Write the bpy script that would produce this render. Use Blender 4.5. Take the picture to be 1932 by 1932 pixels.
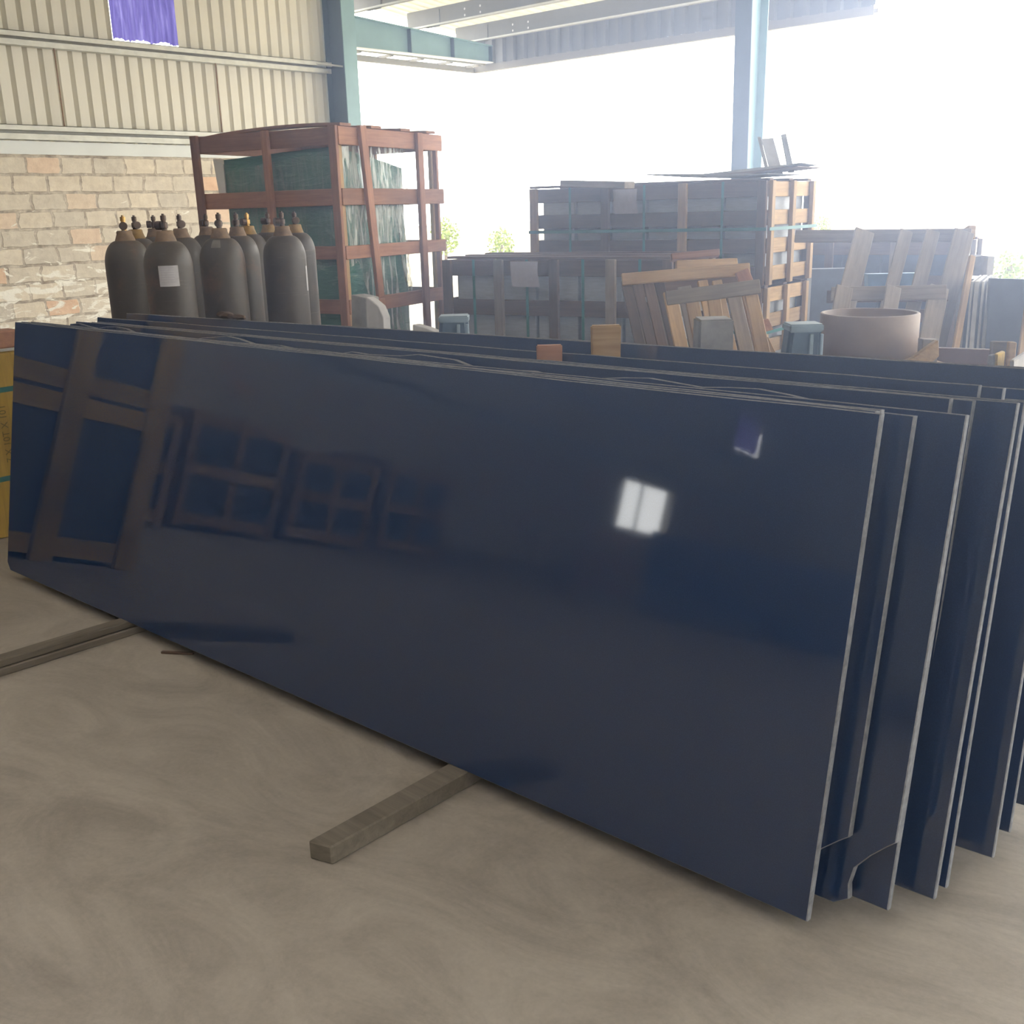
import bpy, bmesh, math, random
from mathutils import Vector as V, Matrix as M
random.seed(7)
SC = bpy.context.scene
COL = SC.collection
for o in list(bpy.data.objects): bpy.data.objects.remove(o)

# ------------------------------------------------------------------ camera
FPX = 1974.1
EYE = V((0, 0, 1.46))
FW = V((-.6509466, .70657078, -.27753606)); RT = V((.74023806, .67185187, -.02574277)); DN = V((.16827404, -.22219992, -.96037026))
cam = bpy.data.cameras.new('camera'); co = bpy.data.objects.new('camera', cam); COL.objects.link(co)
cam.sensor_width = 36; cam.lens = 36 * FPX / 1932; cam.clip_end = 500
m = M(((RT.x, -DN.x, -FW.x, 0), (RT.y, -DN.y, -FW.y, 0), (RT.z, -DN.z, -FW.z, 1.46), (0, 0, 0, 1)))
co.matrix_world = m
SC.camera = co
# ------------------------------------------------------------------ sky, sun, exposure
w = bpy.data.worlds.new('sky'); SC.world = w; w.use_nodes = True
bg = w.node_tree.nodes['Background']; bg.inputs[0].default_value = (.95, .97, 1.0, 1); bg.inputs[1].default_value = 7.8
sl = bpy.data.lights.new('sun', 'SUN'); sl.energy = 5; sl.angle = .01; sl.color = (1, .95, .86)
so = bpy.data.objects.new('sun', sl); COL.objects.link(so)
so.rotation_euler = V((.62, .45, 1.05)).to_track_quat('Z', 'Y').to_euler()
vs = SC.view_settings
vs.view_transform = 'Standard'; vs.look = 'None'; vs.gamma = 1; vs.use_curve_mapping = False; vs.exposure = 0.0

# ------------------------------------------------------------------ helpers
def ray(px, py): return FW + RT * ((px - 966) / FPX) + DN * ((py - 966) / FPX)
def at(px, py, d): return EYE + ray(px, py) * d          # point at a pixel and a depth
def onz(px, py, z):
    r = ray(px, py); return EYE + r * ((z - 1.46) / r.z)
def ony(px, py, y):
    r = ray(px, py); return EYE + r * (y / r.y)

def tag(o, label=None, cat=None, group=None, kind=None):
    if label: o['label'] = label
    if cat: o['category'] = cat
    if group: o['group'] = group
    if kind: o['kind'] = kind
    return o
def link(name, me, mat, parent=None, W=None):
    o = bpy.data.objects.new(name, me); COL.objects.link(o)
    for x in (mat if isinstance(mat, (list, tuple)) else [mat]): me.materials.append(x)
    if W is not None:
        if parent is not None:
            P = parent.matrix_basis.copy()
            if parent.parent: P = parent.parent.matrix_basis @ P
            o.matrix_basis = P.inverted() @ W
        else: o.matrix_basis = W
    elif parent is not None:
        P = parent.matrix_basis.copy()
        if parent.parent: P = parent.parent.matrix_basis @ P
        o.matrix_basis = P.inverted()
    if parent is not None: o.parent = parent
    return o
def thing(name, label, cat, loc, group=None):
    o = bpy.data.objects.new(name, None); COL.objects.link(o); o.empty_display_size = .1
    o.matrix_basis = M.Translation(V(loc)); return tag(o, label, cat, group)
def mesh_from(verts, faces, smooth=False, mats=None):
    me = bpy.data.meshes.new('m'); me.from_pydata([tuple(v) for v in verts], [], faces); me.update()
    if smooth: me.polygons.foreach_set('use_smooth', [True] * len(me.polygons))
    if mats: me.polygons.foreach_set('material_index', mats)
    return me
def box_bm(bm, x0, x1, y0, y1, z0, z1, W=None):
    vs_ = [bm.verts.new((x, y, z)) for x in (x0, x1) for y in (y0, y1) for z in (z0, z1)]
    for f in ((0, 1, 3, 2), (4, 6, 7, 5), (0, 4, 5, 1), (2, 3, 7, 6), (0, 2, 6, 4), (1, 5, 7, 3)): bm.faces.new([vs_[i] for i in f])
    if W is not None:
        for v in vs_: v.co = W @ v.co
    return vs_
def fin(bm, bev=0, seg=1, smooth=False):
    bmesh.ops.recalc_face_normals(bm, faces=bm.faces)
    if bev: bmesh.ops.bevel(bm, geom=list(bm.edges), offset=bev, segments=seg, affect='EDGES', clamp_overlap=True)
    me = bpy.data.meshes.new('m'); bm.to_mesh(me); bm.free()
    if smooth: me.polygons.foreach_set('use_smooth', [True] * len(me.polygons))
    return me
def box(name, x0, x1, y0, y1, z0, z1, mat, parent=None, bev=0):
    bm = bmesh.new(); box_bm(bm, x0, x1, y0, y1, z0, z1); return link(name, fin(bm, bev), mat, parent)
def frame_of(p0, p1, n):
    x = (p1 - p0).normalized(); n = V(n); n = (n - x * n.dot(x)).normalized(); y = n.cross(x)
    c = (p0 + p1) / 2
    return M(((x.x, y.x, n.x, c.x), (x.y, y.y, n.y, c.y), (x.z, y.z, n.z, c.z), (0, 0, 0, 1)))
def plank(name, p0, p1, wd, th, n, mat, parent=None, bev=.003, off=0, jag=0, warp=0):
    """a board from p0 to p1, wd wide, th thick along n; local x is along the grain"""
    p0 = V(p0); p1 = V(p1); L = (p1 - p0).length
    W = frame_of(p0, p1, n) @ M.Translation((0, 0, off))
    bm = bmesh.new(); vv = box_bm(bm, -L / 2, L / 2, -wd / 2, wd / 2, -th / 2, th / 2)
    if jag:
        for v in vv: v.co.x += random.uniform(-jag, jag); v.co.y += random.uniform(-jag, jag) * .4
    if warp:
        es = [e for e in bm.edges if abs(e.verts[0].co.x - e.verts[1].co.x) > L * .6]
        bmesh.ops.subdivide_edges(bm, edges=es, cuts=6)
        for v in bm.verts: v.co.z += warp * (1 - (2 * v.co.x / L) ** 2)
    return link(name, fin(bm, bev if not warp else 0), mat, parent, W)
def lathe(name, prof, mat, parent, W, seg=40, smooth=True):
    vts, fcs = [], []
    for r, z in prof:
        for k in range(seg):
            a = 2 * math.pi * k / seg; vts.append((r * math.cos(a), r * math.sin(a), z))
    n = len(prof)
    for i in range(n - 1):
        for k in range(seg):
            a, b = i * seg + k, i * seg + (k + 1) % seg; fcs.append((a, b, b + seg, a + seg))
    fcs.append(tuple(range(seg))[::-1]); fcs.append(tuple((n - 1) * seg + k for k in range(seg)))
    me = mesh_from(vts, fcs)
    for p in me.polygons: p.use_smooth = smooth and len(p.vertices) == 4
    return link(name, me, mat, parent, W)
def rod(name, p0, p1, r, mat, parent=None, seg=10):
    p0 = V(p0); p1 = V(p1); q = (p1 - p0).to_track_quat('Z', 'Y').to_matrix().to_4x4(); L = (p1 - p0).length
    return lathe(name, [(r, 0), (r, L)], mat, parent, M.Translation(p0) @ q, seg)
def prism(name, pts, n, th, mat, parent=None, bev=0):
    """a polygon of world points given a thickness th along n"""
    n = V(n).normalized() * th; k = len(pts); c = sum((V(p) for p in pts), V()) / k
    vts = [V(p) - c for p in pts] + [V(p) + n - c for p in pts]
    bm = bmesh.new(); b = [bm.verts.new(v) for v in vts]
    bm.faces.new(b[:k]); bm.faces.new(b[k:][::-1])
    for i in range(k): bm.faces.new((b[i], b[(i + 1) % k], b[(i + 1) % k + k], b[i + k]))
    return link(name, fin(bm, bev), mat, parent, M.Translation(c))

# ------------------------------------------------------------------ materials
def newmat(name, col, rough=.6, metal=0, spec=.5):
    mt = bpy.data.materials.new(name); mt.use_nodes = True; b = mt.node_tree.nodes['Principled BSDF']
    b.inputs['Base Color'].default_value = (*col, 1); b.inputs['Roughness'].default_value = rough
    b.inputs['Metallic'].default_value = metal; b.inputs['Specular IOR Level'].default_value = spec
    return mt, mt.node_tree, b
def nd(t, typ, **kw):
    n = t.nodes.new(typ)
    for k, v in kw.items():
        if hasattr(n, k): setattr(n, k, v)
        else: n.inputs[k].default_value = v
    return n
def ramp(t, src, stops):
    r = t.nodes.new('ShaderNodeValToRGB'); e = r.color_ramp.elements
    while len(e) < len(stops): e.new(.5)
    for x, (p, c) in zip(e, stops): x.position = p; x.color = (*c, 1)
    t.links.new(src, r.inputs[0]); return r.outputs[0]
def coords(t, scale=(1, 1, 1), kind='Object', rnd=True):
    tc = t.nodes.new('ShaderNodeTexCoord'); mp = t.nodes.new('ShaderNodeMapping'); mp.inputs['Scale'].default_value = scale
    t.links.new(tc.outputs[kind], mp.inputs[0])
    if rnd:
        oi = t.nodes.new('ShaderNodeObjectInfo'); ml = nd(t, 'ShaderNodeMath', operation='MULTIPLY'); ml.inputs[1].default_value = 37
        t.links.new(oi.outputs['Random'], ml.inputs[0]); t.links.new(ml.outputs[0], mp.inputs['Location'])
    return mp.outputs[0]
def noise(t, vec, scale, detail=4, rough=.55, dist=0):
    n = nd(t, 'ShaderNodeTexNoise'); n.inputs['Scale'].default_value = scale; n.inputs['Detail'].default_value = detail
    n.inputs['Roughness'].default_value = rough; n.inputs['Distortion'].default_value = dist
    t.links.new(vec, n.inputs['Vector']); return n.outputs['Fac']
def mix(t, fac, a, b, mode='MIX'):
    n = nd(t, 'ShaderNodeMix', data_type='RGBA', blend_type=mode)
    for s, x in ((n.inputs[0], fac), (n.inputs[6], a), (n.inputs[7], b)):
        if isinstance(x, (int, float)): s.default_value = x
        elif isinstance(x, tuple): s.default_value = (*x, 1)
        else: t.links.new(x, s)
    return n.outputs[2]
def bump(t, b, h, strength=.3, dist=.01):
    n = t.nodes.new('ShaderNodeBump'); n.inputs['Strength'].default_value = strength; n.inputs['Distance'].default_value = dist
    t.links.new(h, n.inputs['Height']); t.links.new(n.outputs[0], b.inputs['Normal'])
def simple(name, col, rough=.6, metal=0, var=.25, scale=6, bmp=.1, stretch=(1, 1, 1), spec=.5):
    mt, t, b = newmat(name, col, rough, metal, spec)
    f = noise(t, coords(t, stretch), scale, 6, .6)
    lo = tuple(c * (1 - var) for c in col); hi = tuple(min(1, c * (1 + var)) for c in col)
    t.links.new(ramp(t, f, [(.3, lo), (.7, hi)]), b.inputs['Base Color'])
    if bmp: bump(t, b, f, bmp, .004)
    return mt
def wood(name, c1, c2, rough=.75):
    mt, t, b = newmat(name, c1, rough, 0, .3)
    f = noise(t, coords(t, (1.2, 22, 22)), 2.2, 6, .65, .6)
    g = noise(t, coords(t, (2.5, 5, 5)), 1.5, 3, .6)
    c = ramp(t, f, [(.3, c1), (.7, c2)])
    c = mix(t, ramp(t, g, [(.35, (0, 0, 0)), (.75, (.55, .55, .55))]), c, tuple(x * .5 for x in c1))
    oi = t.nodes.new('ShaderNodeObjectInfo'); mr = nd(t, 'ShaderNodeMapRange'); mr.inputs['To Min'].default_value = .72; mr.inputs['To Max'].default_value = 1.2
    t.links.new(oi.outputs['Random'], mr.inputs[0])
    hs = t.nodes.new('ShaderNodeHueSaturation'); t.links.new(mr.outputs[0], hs.inputs['Value']); t.links.new(c, hs.inputs['Color'])
    t.links.new(hs.outputs[0], b.inputs['Base Color']); bump(t, b, f, .35, .003)
    return mt

WOOD_RED = wood('wood_reddish', (.32, .155, .095), (.48, .26, .165))
WOOD_TAN = wood('wood_tan', (.42, .27, .14), (.62, .44, .24))
WOOD_GREY = wood('wood_weathered', (.24, .20, .16), (.36, .30, .24))
WOOD_BEAR = wood('wood_dirty_bearer', (.22, .195, .165), (.36, .32, .27))
WOOD_DARK = wood('wood_dark', (.14, .095, .07), (.22, .15, .11))
WOOD_YEL = wood('wood_yellow', (.46, .30, .07), (.62, .43, .11))

def granite():
    mt, t, b = newmat('black_granite_polished', (.02, .03, .05), .04, 0, 1.0)
    c = coords(t, (1, 1, 1))
    f = noise(t, c, 420, 2, .7); g = noise(t, c, 2.2, 4, .6)
    col = ramp(t, f, [(.3, (.011, .030, .088)), (.62, (.018, .045, .125)), (.8, (.036, .068, .155))])
    t.links.new(col, b.inputs['Base Color'])
    t.links.new(ramp(t, g, [(.3, (.025,) * 3), (.8, (.055,) * 3)]), b.inputs['Roughness'])
    return mt
GRANITE = granite()
SAWN = simple('granite_sawn_edge', (.20, .21, .235), .7, 0, .35, 60, .3)
def floor_mat():
    mt, t, b = newmat('concrete_floor', (.4, .36, .31), .62, 0, .4)
    c = coords(t, rnd=False)
    a = noise(t, c, .55, 8, .62, .4); f = noise(t, c, 6, 8, .7); g = noise(t, c, 70, 4, .7)
    s = noise(t, coords(t, (.8, 1.6, 1), rnd=False), 2.0, 8, .72, 1.6)
    col = ramp(t, a, [(.25, (.33, .29, .255)), (.55, (.455, .405, .35)), (.8, (.55, .49, .43))])
    col = mix(t, .35, col, ramp(t, f, [(.3, (.28, .26, .24)), (.7, (.58, .53, .46))]))
    col = mix(t, .42, col, ramp(t, s, [(.35, (.22, .20, .18)), (.62, (.64, .60, .54))]))
    col = mix(t, .15, col, ramp(t, g, [(.3, (.2, .19, .17)), (.7, (.6, .56, .5))]))
    # thin cracks
    vn = nd(t, 'ShaderNodeTexVoronoi', feature='DISTANCE_TO_EDGE'); vn.inputs['Scale'].default_value = .42
    ns = nd(t, 'ShaderNodeTexNoise'); ns.inputs['Scale'].default_value = 2.5; ns.inputs['Detail'].default_value = 5; t.links.new(c, ns.inputs['Vector'])
    va = nd(t, 'ShaderNodeVectorMath', operation='MULTIPLY_ADD'); va.inputs[1].default_value = (.35, .35, .35)
    t.links.new(ns.outputs['Color'], va.inputs[0]); t.links.new(c, va.inputs[2]); t.links.new(va.outputs[0], vn.inputs['Vector'])
    ck = ramp(t, vn.outputs[0], [(0, (.5,) * 3), (.004, (0,) * 3)])
    gate = ramp(t, noise(t, c, .8, 2), [(.5, (0,) * 3), (.58, (1,) * 3)])
    ck = mix(t, 1.0, ck, gate, 'MULTIPLY')
    col = mix(t, ck, col, (.12, .10, .09))
    t.links.new(col, b.inputs['Base Color'])
    t.links.new(ramp(t, f, [(.3, (.5,) * 3), (.7, (.75,) * 3)]), b.inputs['Roughness']); bump(t, b, f, .12, .01)
    return mt
FLOOR = floor_mat()
def brick_mat():
    mt, t, b = newmat('concrete_block_wall', (.6, .5, .38), .9, 0, .2)
    tc = t.nodes.new('ShaderNodeTexCoord'); sp = t.nodes.new('ShaderNodeSeparateXYZ'); cb = t.nodes.new('ShaderNodeCombineXYZ')
    t.links.new(tc.outputs['Object'], sp.inputs[0]); t.links.new(sp.outputs[1], cb.inputs[0]); sh = nd(t, 'ShaderNodeMath', operation='ADD'); sh.inputs[1].default_value = .140; t.links.new(sp.outputs[2], sh.inputs[0]); t.links.new(sh.outputs[0], cb.inputs[1])
    ns = nd(t, 'ShaderNodeTexNoise'); ns.inputs['Scale'].default_value = 7; ns.inputs['Detail'].default_value = 5; t.links.new(cb.outputs[0], ns.inputs['Vector'])
    va = nd(t, 'ShaderNodeVectorMath', operation='MULTIPLY_ADD'); va.inputs[1].default_value = (.09, .034, 0)
    t.links.new(ns.outputs['Color'], va.inputs[0]); t.links.new(cb.outputs[0], va.inputs[2])
    bt = nd(t, 'ShaderNodeTexBrick'); bt.offset = .45
    bt.inputs['Scale'].default_value = 1; bt.inputs['Brick Width'].default_value = .385; bt.inputs['Row Height'].default_value = .193
    bt.inputs['Mortar Size'].default_value = .017; bt.inputs['Mortar Smooth'].default_value = .3; bt.inputs['Bias'].default_value = 0
    bt.inputs['Color1'].default_value = (.0, .0, .0, 1); bt.inputs['Color2'].default_value = (1, 1, 1, 1); bt.inputs['Mortar'].default_value = (.5, .5, .5, 1)
    t.links.new(va.outputs[0], bt.inputs['Vector'])
    tone = ramp(t, bt.outputs['Color'], [(0, (.52, .48, .42)), (.3, (.66, .60, .50)), (.6, (.72, .64, .52)), (.82, (.80, .70, .55)), (.9, (.80, .56, .40)), (1, (.80, .38, .17))])
    st = noise(t, cb.outputs[0], 9, 8, .7)
    col = mix(t, .5, tone, ramp(t, st, [(.3, (.50, .44, .36)), (.7, (.90, .83, .70))]))
    mcol = ramp(t, st, [(.35, (.26, .21, .17)), (.65, (.70, .63, .53))])
    col = mix(t, bt.outputs['Fac'], col, mcol)
    # glints of sunlight painted as white patches on the lower courses
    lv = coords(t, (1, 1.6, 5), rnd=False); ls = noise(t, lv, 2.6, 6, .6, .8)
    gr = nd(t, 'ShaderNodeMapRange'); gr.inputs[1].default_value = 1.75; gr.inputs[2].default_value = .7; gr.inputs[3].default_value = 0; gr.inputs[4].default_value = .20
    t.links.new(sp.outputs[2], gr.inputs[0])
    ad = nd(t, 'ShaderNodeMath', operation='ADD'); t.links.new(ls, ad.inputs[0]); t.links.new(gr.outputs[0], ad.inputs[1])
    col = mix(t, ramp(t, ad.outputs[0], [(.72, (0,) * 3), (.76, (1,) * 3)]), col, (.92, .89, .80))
    t.links.new(col, b.inputs['Base Color'])
    sb = nd(t, 'ShaderNodeMath', operation='MULTIPLY_ADD'); sb.inputs[1].default_value = -.8
    t.links.new(bt.outputs['Fac'], sb.inputs[0]); t.links.new(st, sb.inputs[2]); bump(t, b, sb.outputs[0], .6, .02)
    return mt
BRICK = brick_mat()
CLAD = simple('cream_cladding', (.72, .69, .60), .5, 0, .07, 3, .0, (1, 1, .12))
ROOFM = simple('cream_roof_sheet', (.60, .57, .47), .5, 0, .06, 3, 0)
FLASH = simple('pale_flashing', (.70, .73, .72), .5, 0, .06, 2, 0)
GALV = simple('galvanised_steel', (.56, .56, .51), .5, .2, .15, 9, .05)
PURL = simple('purlin_steel', (.19, .19, .18), .5, .1, .1, 5, 0)
TEAL = simple('teal_painted_steel', (.20, .33, .35), .45, 0, .12, 3, .0)
TEAL_SHADED = simple('teal_steel_shaded', (.07, .11, .15), .45, 0, .15, 3, .0)  # the teal steel again, with shade on its darker faces put into the colour
GROUND = simple('dusty_yard_ground', (.30, .27, .20), .9, 0, .25, .8, 0)
RUST = simple('rusty_steel', (.30, .17, .10), .85, 0, .5, 30, .3)
def cyl_mat():
    mt, t, b = newmat('grey_cylinder_paint', (.1, .1, .1), .5, 0, .4)
    c = coords(t, (1, 1, 1)); f = noise(t, c, 9, 7, .65); r = noise(t, coords(t, (1, 1, 14)), 5, 5, .7)
    col = ramp(t, f, [(.3, (.052, .043, .038)), (.7, (.095, .080, .070))])
    col = mix(t, ramp(t, noise(t, c, 4.5, 6, .7), [(.56, (0,) * 3), (.72, (.75,) * 3)]), col, (.17, .09, .055))
    col = mix(t, ramp(t, r, [(.62, (0,) * 3), (.70, (.35,) * 3)]), col, (.22, .20, .19))
    t.links.new(col, b.inputs['Base Color']); t.links.new(ramp(t, f, [(.3, (.38,) * 3), (.7, (.6,) * 3)]), b.inputs['Roughness']); bump(t, b, f, .1, .003)
    return mt
CYL = cyl_mat()
COLLAR = simple('rusty_grey_collar', (.20, .135, .085), .8, 0, .45, 24, .2)
COLLAR_Y = simple('rusty_ochre_collar', (.27, .17, .06), .8, 0, .4, 24, .2)
BRASS = simple('brass', (.50, .32, .12), .35, .8, .3, 30, 0)
BRASSD = simple('dull_dark_brass', (.10, .07, .055), .45, .6, .3, 30, 0)
PAPER = simple('white_paper', (.50, .49, .52), .8, 0, .1, 40, 0)
PAPERG = simple('grey_lilac_paper', (.42, .40, .46), .8, 0, .08, 30, 0)
INK = simple('ink', (.05, .05, .05), .8, 0, .1, 30, 0)
STRAP = simple('teal_plastic_strap', (.03, .17, .17), .4, 0, .1, 20, 0)
TILE = simple('grey_tile_pack', (.42, .45, .50), .45, 0, .12, 14, .0, (1, 1, 8))
DARKIN = simple('dark_stone_pack', (.10, .12, .17), .4, 0, .2, 10, 0)
GREENP = None
def green_mat():
    mt, t, b = newmat('green_wrapped_glass', (.06, .2, .16), .28, 0, .5)
    c = coords(t, (1, 1, 1)); f = noise(t, coords(t, (3, 3, 14)), 1.6, 6, .6, 1.5); g = noise(t, c, 3, 4)
    col = ramp(t, g, [(.3, (.035, .14, .125)), (.7, (.07, .23, .17))])
    col = mix(t, ramp(t, f, [(.55, (0,) * 3), (.72, (.55,) * 3)]), col, (.32, .45, .36))
    t.links.new(col, b.inputs['Base Color']); bump(t, b, f, .5, .02)
    return mt
GREENP = green_mat()
def film_mat(mx=.7):
    mt, t, b = newmat('clear_stretch_film', (.8, .84, .82), .2, 0, .6)
    f = noise(t, coords(t, (9, 9, 1.0)), 2.0, 5, .6, 1.6)
    a = ramp(t, f, [(.46, (.06,) * 3), (.62, (mx,) * 3)])
    t.links.new(a, b.inputs['Alpha']); return mt
FILM = film_mat()
FILM_LEFT = film_mat(.32); FILM_LEFT.name = 'clear_stretch_film_tight'
FOAM = simple('white_foam', (.82, .82, .80), .8, 0, .05, 20, .1)
CONC = simple('rough_concrete', (.27, .265, .26), .9, 0, .25, 12, .5)
CONCW = simple('pale_cut_stone', (.42, .41, .41), .8, 0, .2, 8, .3)
BLUEST = simple('blue_grey_padded_post', (.08, .125, .18), .6, 0, .25, 10, .2)
BLUEL = simple('pale_blue_worn_edge', (.25, .33, .39), .6, 0, .2, 10, .1)
RINGM = simple('brown_ring_paint', (.27, .205, .165), .6, 0, .15, 6, .1)
BLUET = simple('blue_tarpaulin', (.12, .24, .42), .6, 0, .2, 8, .2)
PINKP = simple('brown_mauve_panel', (.24, .17, .165), .6, 0, .12, 6, 0)
REDB = simple('red_clay_brick', (.44, .24, .17), .9, 0, .3, 15, .4)
LEAF = simple('yellow_green_leaves', (.20, .26, .05), .7, 0, .4, 20, 0)
BARK = simple('bark', (.15, .11, .08), .9, 0, .3, 20, 0)
def purple_mat():
    mt, t, b = newmat('purple_translucent_sheet', (.5, .45, .9), .5)
    out = t.nodes['Material Output']; tr = t.nodes.new('ShaderNodeBsdfTranslucent'); df = t.nodes.new('ShaderNodeBsdfDiffuse'); mx = t.nodes.new('ShaderNodeMixShader')
    f = noise(t, coords(t, (1, 9, .8)), 2.5, 6, .6, 1.0)
    c = ramp(t, f, [(.3, (.045, .036, .15)), (.52, (.075, .064, .215)), (.68, (.135, .125, .31))])
    t.links.new(c, tr.inputs[0]); t.links.new(c, df.inputs[0]); mx.inputs[0].default_value = .15
    t.links.new(tr.outputs[0], mx.inputs[1]); t.links.new(df.outputs[0], mx.inputs[2]); t.links.new(mx.outputs[0], out.inputs[0]); return mt
PURPLE = purple_mat()

# ------------------------------------------------------------------ the setting
XW = -12.0; YE = 9.62; YB = -24.0; YEAVE = 12.9
def struct(o): o['kind'] = 'structure'; return o
struct(box('floor', -12.6, 9.5, YB, 13.4, -.25, 0, FLOOR))
bm = bmesh.new(); box_bm(bm, -90, 90, 13.4, 110, -.30, -.03); box_bm(bm, -90, -12.6, -60, 13.4, -.30, -.03); box_bm(bm, 9.5, 90, -60, 13.4, -.30, -.03)
struct(link('ground', fin(bm), GROUND))
# block wall, with the opening far behind the camera
ZB = 2.176; DY0, DY1, DZ0, DZ1 = -16.9, -14.8, 1.0, 2.12
bm = bmesh.new()
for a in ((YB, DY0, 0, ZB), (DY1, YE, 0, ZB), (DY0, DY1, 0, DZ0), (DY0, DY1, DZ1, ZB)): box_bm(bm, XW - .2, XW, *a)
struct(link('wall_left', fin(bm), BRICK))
# back and right walls behind the camera
SK = [(6.60, 7.46, 3.43, 4.51), (-20.7, -19.4, 3.6, 4.75)]
def corrugated(x, y0, y1, z0, z1, holes, pitch=.168, dep=.05):
    """trapezoidal wall sheet with narrow outward grooves, real profile, holes left open"""
    prof = []; y = y0
    while y < y1 - 1e-6:
        for dy, dx in ((0, 0), (pitch - .058, 0), (pitch - .050, -dep), (pitch - .034, -dep)): prof.append((min(y + dy, y1), dx))
        y += pitch
    prof.append((y1, 0)); vts, fcs = [], []
    zs = sorted({z0, z1, *[h[2] for h in holes], *[h[3] for h in holes if h[3] < z1]})
    for (yy, dx) in prof:
        for z in zs: vts.append((x + dx, yy, z))
    k = len(zs)
    for i in range(len(prof) - 1):
        ym = (prof[i][0] + prof[i + 1][0]) / 2
        for j in range(k - 1):
            zm = (zs[j] + zs[j + 1]) / 2
            if any(h[0] < ym < h[1] and h[2] < zm < h[3] for h in holes): continue
            fcs.append((i * k + j, i * k + j + 1, (i + 1) * k + j + 1, (i + 1) * k + j))
    return mesh_from(vts, fcs)
struct(link('wall_left_cladding', corrugated(XW - .06, YB, YE + .045, 2.30, 6.4, SK), CLAD))
def purple_sheet(name, y0, y1, z0, z1):
    n = 60; vts, fcs = [], []
    for i in range(n + 1):
        y = y0 + (y1 - y0) * i / n; x = XW - .10 + .012 * math.sin(i * 1.05)
        zb = z0 + .02 + .012 * math.sin(i * .31) + random.uniform(0, .022)
        vts += [(x, y, zb), (x, y, z1)]
    for i in range(n): fcs.append((2 * i, 2 * i + 2, 2 * i + 3, 2 * i + 1))
    return link(name, mesh_from(vts, fcs, True), PURPLE)
struct(purple_sheet('window_1', 6.605, 7.455, 3.43, 4.51)); struct(purple_sheet('window_2', -20.7, -19.4, 3.6, 4.75))
fr = struct(box('window_3', XW - .16, XW - .1, DY0, DY0 + .05, DZ0, DZ1, FLASH))
for i, (a, b_, c, d) in enumerate([(DY0, DY1, DZ0, DZ0 + .06), (DY0, DY1, DZ1 - .05, DZ1), (DY1 - .05, DY1, DZ0, DZ1), (-15.75, -15.71, DZ0, DZ1)]):
    box('window_bar', XW - .16, XW - .1, a, b_, c, d, FLASH, fr)
# ledge flashing between block wall and cladding
struct(box('trim_1', XW - .06, XW + .015, YB, YE, ZB, 2.312, FLASH))
def girt(name, z0, z1, y1):
    bm = bmesh.new(); t = .006
    zw = z0 + (z1 - z0) * .5
    box_bm(bm, XW - .055, XW - .045, YB, y1, z0, z1)
    box_bm(bm, XW - .05, XW + .075, YB, y1, z1 - t, z1); box_bm(bm, XW + .069, XW + .075, YB, y1, z1 - .055, z1)
    box_bm(bm, XW - .05, XW + .055, YB, y1, zw - .012, zw - .006); box_bm(bm, XW + .045, XW + .055, YB, y1, z0, zw - .006)
    return struct(link(name, fin(bm), GALV))
girt('trim_2', 3.275, 3.415, YE); girt('trim_3', 2.325, 2.475, YE); girt('trim_4', 4.56, 4.70, YE)
for i, y in enumerate((5.83, 7.85)):
    r = rod('tie_rod', (XW + .02, y, 2.48), (XW + .02, y, 3.28), .007, RUST, None, 8)
    tag(r, {5.83: 'thin rusty tie rod hanging under the girt, left of the purple sheet', 7.85: 'thin rusty tie rod between girts right of the purple sheet'}.get(y, None), 'rod', 'rusty tie rods on the cladding')
# back and right sides of the hall
bm = bmesh.new(); box_bm(bm, -12.2, 9, YB - .2, YB, 0, 7)
struct(link('wall_back', fin(bm), CLAD))
bm = bmesh.new(); box_bm(bm, 9, 9.2, YB, 4.0, 0, 5.0); struct(link('wall_right', fin(bm), CLAD))

# roof sheet: corrugated along y, falling towards the eave
def roof_z(y): return 4.08 + (13.0 - y) * .105 if y > -5.5 else 4.08 + 18.5 * .105 - (-5.5 - y) * .105
def roof(name, x0, x1, ys, dep=.03, pitch=.19, holes=()):
    prof = []; x = x0
    while x < x1:
        for dx, dz in ((0, 0), (pitch - .07, 0), (pitch - .055, dep), (pitch - .02, dep)): prof.append((min(x + dx, x1), dz))
        x += pitch
    prof.append((x1, 0)); vts = [(xx, y, roof_z(y) + dz) for xx, dz in prof for y in ys]; k = len(ys)
    fcs = [(i * k + j, (i + 1) * k + j, (i + 1) * k + j + 1, i * k + j + 1) for i in range(len(prof) - 1) for j in range(k - 1)
            if not any(a < (prof[i][0] + prof[i + 1][0]) / 2 < b and c < (ys[j] + ys[j + 1]) / 2 < d for a, b, c, d in holes)]
    return struct(link(name, mesh_from(vts, fcs), ROOFM))
ADDED_LIGHTS = [(-8.2, -7.2, -4.0, 1.0), (-4.6, -3.6, -4.0, 1.0), (-1.0, 0.0, -4.0, 1.0), (2.6, 3.6, -4.0, 1.0)]  # unseen roof panels, added to bring top light onto floor and bearers
roof('ceiling', -12.55, 9.0, [YB, -16.0, -12.0, -5.5, -4.0, 1.0, 8.5], holes=ADDED_LIGHTS)
SKYL_ADDED, t_, b_ = newmat('added_milky_light_sheet', (.6, .6, .6), .5)
tr_ = t_.nodes.new('ShaderNodeBsdfTranslucent'); tr_.inputs[0].default_value = (.47, .435, .41, 1); t_.links.new(tr_.outputs[0], t_.nodes['Material Output'].inputs[0])
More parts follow.
